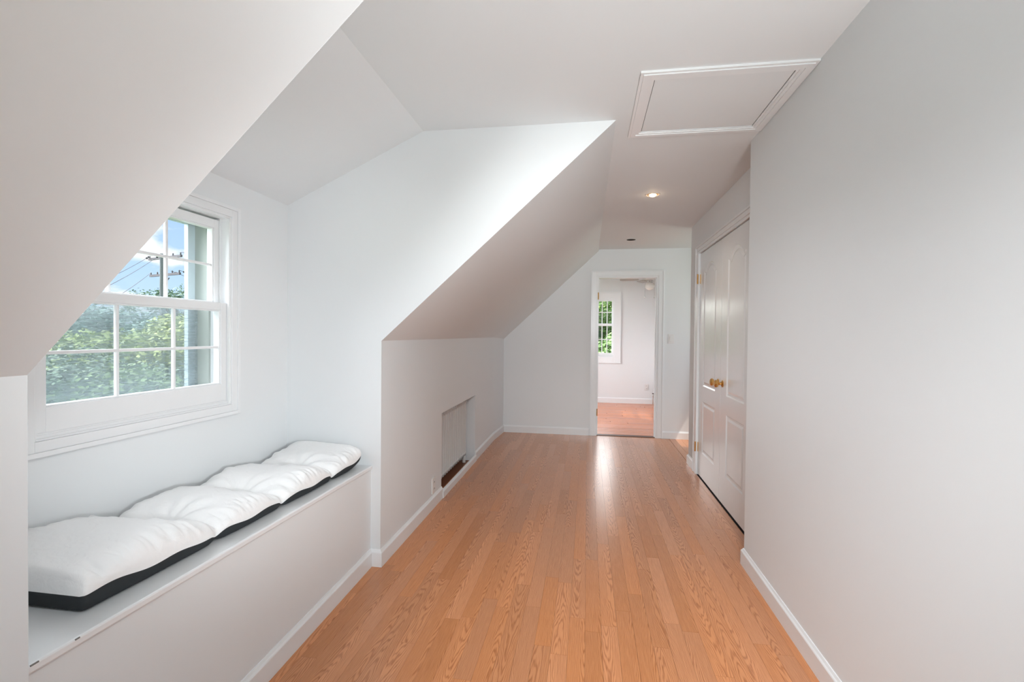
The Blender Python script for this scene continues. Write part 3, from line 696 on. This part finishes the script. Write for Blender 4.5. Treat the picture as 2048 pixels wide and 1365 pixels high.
# ---------------------------------------------------------------- window seat cushion
def cushion():
    Y0, Y1, XC, HW = .986, 2.448, -1.416, .214
    CR = (1.425, 1.775, 2.160)
    rnd = random.Random(4)
    fold = [(rnd.uniform(Y0, Y1), rnd.uniform(-1, 1), rnd.uniform(.006, .014), rnd.uniform(.0015, .0048)) for _ in range(190)]
    NU, NT = 300, 60
    def P(u, t, lower):
        y = Y0 + (Y1 - Y0) * u
        e = abs(2 * u - 1); endf = (1 - e ** 110) ** .45 if e < 1 else 0
        pin = sum(math.exp(-((y - c) / .022) ** 2) for c in CR); wide = sum(math.exp(-((y - c) / .085) ** 2) for c in CR)
        hw = (HW - .011 * pin - .004 * wide) * (.93 + .07 * endf)
        base = zb(y) + .002 + .030 * max(0, (y - 2.28) / .17) ** 2 * (1 if y > 2.28 else 0) + .006 * pin
        part = base + .034 + .016 * math.exp(-((y - 1.0) / .2) ** 2) - .020 * pin + .004 * math.sin(y * 31)
        v = math.sin(PI / 2 * (2 * t - 1)); av = abs(v)
        if lower:
            sl = max(0, 1 - av ** 26) ** .4
            return Vector((XC + hw * v * (1 - .015 * sl), y, part + (base - part) * sl * endf))
        s = max(0, 1 - av ** 6.5) ** .46
        puff = .104 + .020 * math.exp(-((y - 1.18) / .16) ** 2) - .036 * wide - .020 * pin
        H = base + puff - part
        z = part + H * s * (endf if e > .9 else 1)
        x = v * hw
        for cc in CR:
            r2 = ((y - cc) / .050) ** 2 + (x / .060) ** 2; rr = math.sqrt(r2)
            z -= .034 * math.exp(-r2)
            ang = math.atan2(x, y - cc)
            z += .0050 * math.sin(9 * ang + cc * 7) * math.exp(-((rr - 1.7) / 1.0) ** 2) * s
        z += .005 * math.sin(v * 3 + y * 9) * s
        rim = math.exp(-((av - .86) / .16) ** 2)
        for fy, fs, fw, fa in fold:
            if abs(y - fy) < .08: z += fa * math.exp(-((y - fy + .10 * fs * (1 - av)) / fw) ** 2) * rim * math.copysign(1, fs) * min(1, s * 2)
        return Vector((XC + hw * v * (1 + .02 * math.sin(PI * min(1, s)) * (1 if av > .6 else 0)), y, max(z, part)))
    def shell(lower):
        bm = bmesh.new(); g = []
        for i in range(NU + 1):
            u = .5 - .5 * math.cos(PI * i / NU) if False else i / NU
            # crowd the samples at the ends
            u = u + .0 * math.sin(2 * PI * u)
            row = [bm.verts.new(P(min(max(u, .00005), .99995), j / NT, lower)) for j in range(NT + 1)]
            g.append(row)
        for i in range(NU):
            for j in range(NT): bm.faces.new((g[i][j], g[i][j + 1], g[i + 1][j + 1], g[i + 1][j]))
        for row in (g[0], g[-1]):
            try: bm.faces.new(row)
            except ValueError: pass
        bmesh.ops.recalc_face_normals(bm, faces=bm.faces)
        return bm
    root = tag(empty('bench_cushion', (0, 0, 0)), 'long tufted white bench cushion with black underside on the window seat', 'cushion')
    root.location = (XC, 1.73, zb(1.73))
    def rel(bm): bmesh.ops.translate(bm, verts=bm.verts, vec=-Vector(root.location)); return bm
    o = obj('cushion_cover', rel(shell(False)), COTTON, root, smooth=True); o['label'] = 'tufted white cotton top'
    o = obj('cushion_base', rel(shell(True)), BLACKF, root, smooth=True); o['label'] = 'black fabric underside'
cushion()

# ---------------------------------------------------------------- outdoors
GZ = -3.3
def at(px, py, d):
    """world point seen at picture position px,py at camera depth d (used once, to measure out the street)"""
    a, b = (px - 1024) / F_PX, (682.5 - py) / F_PX
    return Vector((0, 0, CAM_H)) + (fv + RIGHT * a + UP * b) * d
grass = mat('grass', (.07, .13, .035), .9)
S(obj('ground', box(-160, 120, -60, 160, GZ - .1, GZ), grass))
LEAF = []
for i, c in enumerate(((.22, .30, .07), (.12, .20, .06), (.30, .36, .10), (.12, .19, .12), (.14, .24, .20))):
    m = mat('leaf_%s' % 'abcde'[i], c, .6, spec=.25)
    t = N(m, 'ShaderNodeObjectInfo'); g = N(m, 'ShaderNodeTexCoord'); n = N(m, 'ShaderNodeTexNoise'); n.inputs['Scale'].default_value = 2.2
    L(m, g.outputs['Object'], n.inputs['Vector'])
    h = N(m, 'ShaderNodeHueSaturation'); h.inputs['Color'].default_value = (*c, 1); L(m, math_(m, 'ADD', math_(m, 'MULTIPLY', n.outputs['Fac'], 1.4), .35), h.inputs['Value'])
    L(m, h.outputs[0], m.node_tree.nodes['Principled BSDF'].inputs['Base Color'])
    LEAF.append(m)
BARK = mat('bark', (.12, .09, .07), .9)
def crown_mesh(seed, n, leaf, sparse, rad, aspect, zc):
    r = random.Random(seed); V = []; Fc = []
    lobes = [(Vector((r.gauss(0, .42), r.gauss(0, .42), r.uniform(-.45, .6))), r.uniform(.32, .55)) for _ in range(14 if not sparse else 22)]
    if sparse: lobes = [(c, q * .45) for c, q in lobes]
    for k in range(n):
        c, q = r.choice(lobes); d = Vector((r.gauss(0, 1), r.gauss(0, 1), r.gauss(0, 1))).normalized()
        p = c + d * q * (r.uniform(.7, 1.05) if not sparse else r.uniform(.1, 1.25))
        a = Vector((r.gauss(0, 1), r.gauss(0, 1), r.gauss(0, .6))).normalized()
        b = a.cross((d + Vector((r.gauss(0, .5), r.gauss(0, .5), r.gauss(0, .5)))) if not sparse else Vector((r.gauss(0, 1), r.gauss(0, 1), r.gauss(0, 1)))).normalized()
        s = leaf * r.uniform(.6, 1.3) / rad; o = len(V)
        for t in (a * s, b * s * .6, -a * s, -b * s * .6):
            w_ = p + t; V.append((w_.x * rad, w_.y * rad, w_.z * rad * aspect + zc))
        Fc.append((o, o + 1, o + 2, o + 3))
    me = bpy.data.meshes.new('foliage'); me.from_pydata(V, [], Fc); return me
def tree(x, y, h, rad, m, label, seed, n=16000, leaf=.085, sparse=False, aspect=.8):
    root = tag(empty('tree', (x, y, GZ)), label, 'tree', 'trees outside the windows')
    zc = h - rad * aspect * 1.0
    me = crown_mesh(seed, n, leaf, sparse, rad, aspect, zc); me.materials.append(m)
    f = bpy.data.objects.new('foliage', me); COL.objects.link(f); f.parent = root; f['kind'] = 'stuff'
    bm = tube([(0, 0, 0), (.1, 0, zc * .5), (0, .1, zc)], [.22, .16, .10], 8)
    r = random.Random(seed)
    for k in range(7):
        a = r.uniform(0, 2 * PI); q = Vector((math.cos(a) * rad * .7, math.sin(a) * rad * .7, zc + r.uniform(-.1, .6) * rad * aspect))
        tube([(0, .05, zc * .75), tuple(q * .5 + Vector((0, 0, zc * .45))), tuple(q)], [.09, .05, .015], 6, bm)
    obj('trunk', bm, BARK, root)
def tree_at(px, top_py, d, rad, mi, label, seed, **k):
    p = at(px, top_py, d); tree(p.x, p.y, p.z - GZ, rad, LEAF[mi], label, seed, **k)
tree_at(140, 648, 14, 3.0, 0, 'leafy yellow-green tree at the left of the dormer window view', 1, n=26000)
tree_at(235, 700, 11, 2.2, 1, 'dense dark green tree low in the middle panes of the dormer window', 2, n=20000, leaf=.07)
tree_at(325, 640, 17, 2.8, 0, 'sunlit tree in front of the utility pole below the meeting rail', 3, n=22000)
tree_at(395, 625, 15, 2.4, 2, 'pale green tree at the right of the dormer window view', 4, n=20000)
tree_at(90, 705, 10, 1.8, 3, 'blue-green bush-like tree at the bottom left pane', 5, n=18000, leaf=.06)
tree_at(352, 560, 36, 3.2, 3, 'airy sparse tree crown rising behind the utility pole', 6, n=5200, leaf=.10, sparse=True, aspect=.7)
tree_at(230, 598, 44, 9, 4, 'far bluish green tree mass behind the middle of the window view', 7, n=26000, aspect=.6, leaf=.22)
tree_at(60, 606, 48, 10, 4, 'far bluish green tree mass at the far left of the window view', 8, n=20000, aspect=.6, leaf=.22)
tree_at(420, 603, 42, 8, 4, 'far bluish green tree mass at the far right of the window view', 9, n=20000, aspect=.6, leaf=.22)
tree(-.9, 19, 6.4, 2.4, LEAF[1], 'green tree filling the left of the far room window', 11, n=16000)
tree(1.9, 22, 7.0, 2.6, LEAF[0], 'green tree at the right of the far room window', 12, n=16000)
tree(.5, 15.2, 4.6, 1.6, LEAF[1], 'bright green bushy tree low in the far room window', 13, n=14000)
# utility pole
UP_D = 31.0
pt = at(325, 508, UP_D)
POLE = mat('weathered_pole', (.11, .125, .13), .9)
ARM = mat('weathered_crossarm', (.10, .09, .10), .9); INS = mat('insulator', (.02, .025, .03), .4)
up = tag(empty('utility_pole', (pt.x, pt.y, GZ)), 'grey wooden utility pole with crossarms seen through the upper sash', 'utility pole')
H = pt.z - GZ
obj('pole', tube([(0, 0, 0), (0, 0, H)], [.19, .145], 12), POLE, up)
adir = (at(357, 546, UP_D - 1.2) - at(291, 550, UP_D + .5)); adir.z = 0; adir.normalize()
def arm(zoff, half, lab=None):
    c = Vector((.0, 0, H - zoff)) + Vector((.17, 0, 0)); side = Vector((-adir.y, adir.x, 0)) * .06
    a, b = c - adir * half, c + adir * half
    bm = slab([[tuple(a - side), tuple(b - side), tuple(b + side), tuple(a + side)]], (0, 0, .14))
    o = obj('crossarm', bm, ARM, up)
    for t in (-.95, -.5, .5, .95):
        q = c + adir * half * t + Vector((0, 0, .14))
        obj('insulator', lathe([(.001, 0), (.03, 0), (.05, .05), (.03, .08), (.05, .12), (.02, .16), (.001, .16)], 'Z', 8, tuple(q)), INS, o)
    return c, half
c1 = arm(.32, 1.85); c2 = arm(1.42, 1.70)
tfm = obj('bracket', tube([(.18, 0, H - 1.9), (.5, 0, H - 1.55)], .03, 6), ARM, up)
WIRE = mat('power_line_black', (.02, .022, .028), .6)
def wire(a, b, sag, label, r=.014, beads=0):
    pts = []
    for i in range(17):
        t = i / 16; p = a.lerp(b, t); p.z -= sag * 4 * t * (1 - t); pts.append(p)
    o = obj('power_line', tube([tuple(p) for p in pts], r, 6), WIRE)
    tag(o, label, 'power line', 'power lines on the utility pole')
    for k in range(beads):
        p = pts[0].lerp(pts[1], .25 + .35 * k)
        obj('line_spacer', lathe([(.001, -.07), (.06, -.05), (.07, 0), (.05, .05), (.001, .07)], 'Z', 8, tuple(p)), INS, o)
base = Vector(up.location)
def awire(c, t, px, py, d, lab, beads=0, sag=.3):
    a = base + c[0] + adir * c[1] * t + Vector((0, 0, .28)); wire(a, at(px, py, d), sag, lab, beads=beads)
awire(c1, -.95, 60, 610, 22, 'power line leaving the upper crossarm leftward, highest of all', 2)
awire(c1, -.3, 80, 628, 21, 'power line running down-left from just beside the pole top', 2)
awire(c2, -.95, 80, 670, 21, 'power line running down-left from the lower crossarm end')
awire(c1, .9, 700, 470, 60, 'power line leaving the upper crossarm to the right', 2)
awire(c2, .95, 700, 640, 55, 'power line leaving the lower crossarm end to the right', 2)
awire(c2, .4, 700, 655, 55, 'power line leaving the lower crossarm middle to the right', 1)
# street lamp
q = at(386, 600, 24)
sl = tag(empty('street_lamp', (q.x, q.y, GZ)), 'white domed street lamp just above the meeting rail', 'street lamp')
hz = q.z - GZ
obj('lamp_post', tube([(0, 0, 0), (0, 0, hz - .05)], [.08, .05], 8), POLE, sl)
obj('lamp_head', lathe([(.001, hz + .20), (.12, hz + .18), (.25, hz + .10), (.31, hz - .02), (.29, hz - .05), (.001, hz - .05)], 'Z', 20), mat('lamp_white', (.85, .83, .80), .4), sl, smooth=True)
# neighbour's house beyond the far room window
nb = tag(empty('house', (2.6, 32, GZ)), 'pale blue-grey house glimpsed between trees in the far room window', 'house')
obj('wall', box(-3, 3, 0, 6, 0, 4.8), mat('blue_siding', (.35, .42, .50), .8), nb)
obj('roof', slab([[(-3.3, -.4, 4.8), (3.3, -.4, 4.8), (0, -.4, 7.0)]], (0, 6.8, 0)), mat('roof_shingle', (.12, .12, .13), .9), nb)
wf = obj('window', box(-1.2, -.3, -.05, 0, 3.0, 4.3), mat('house_trim', (.8, .82, .84), .6), nb)
obj('pane', box(-1.1, -.4, -.07, -.05, 3.1, 4.2), mat('dark_pane', (.10, .13, .17), .2), wf)
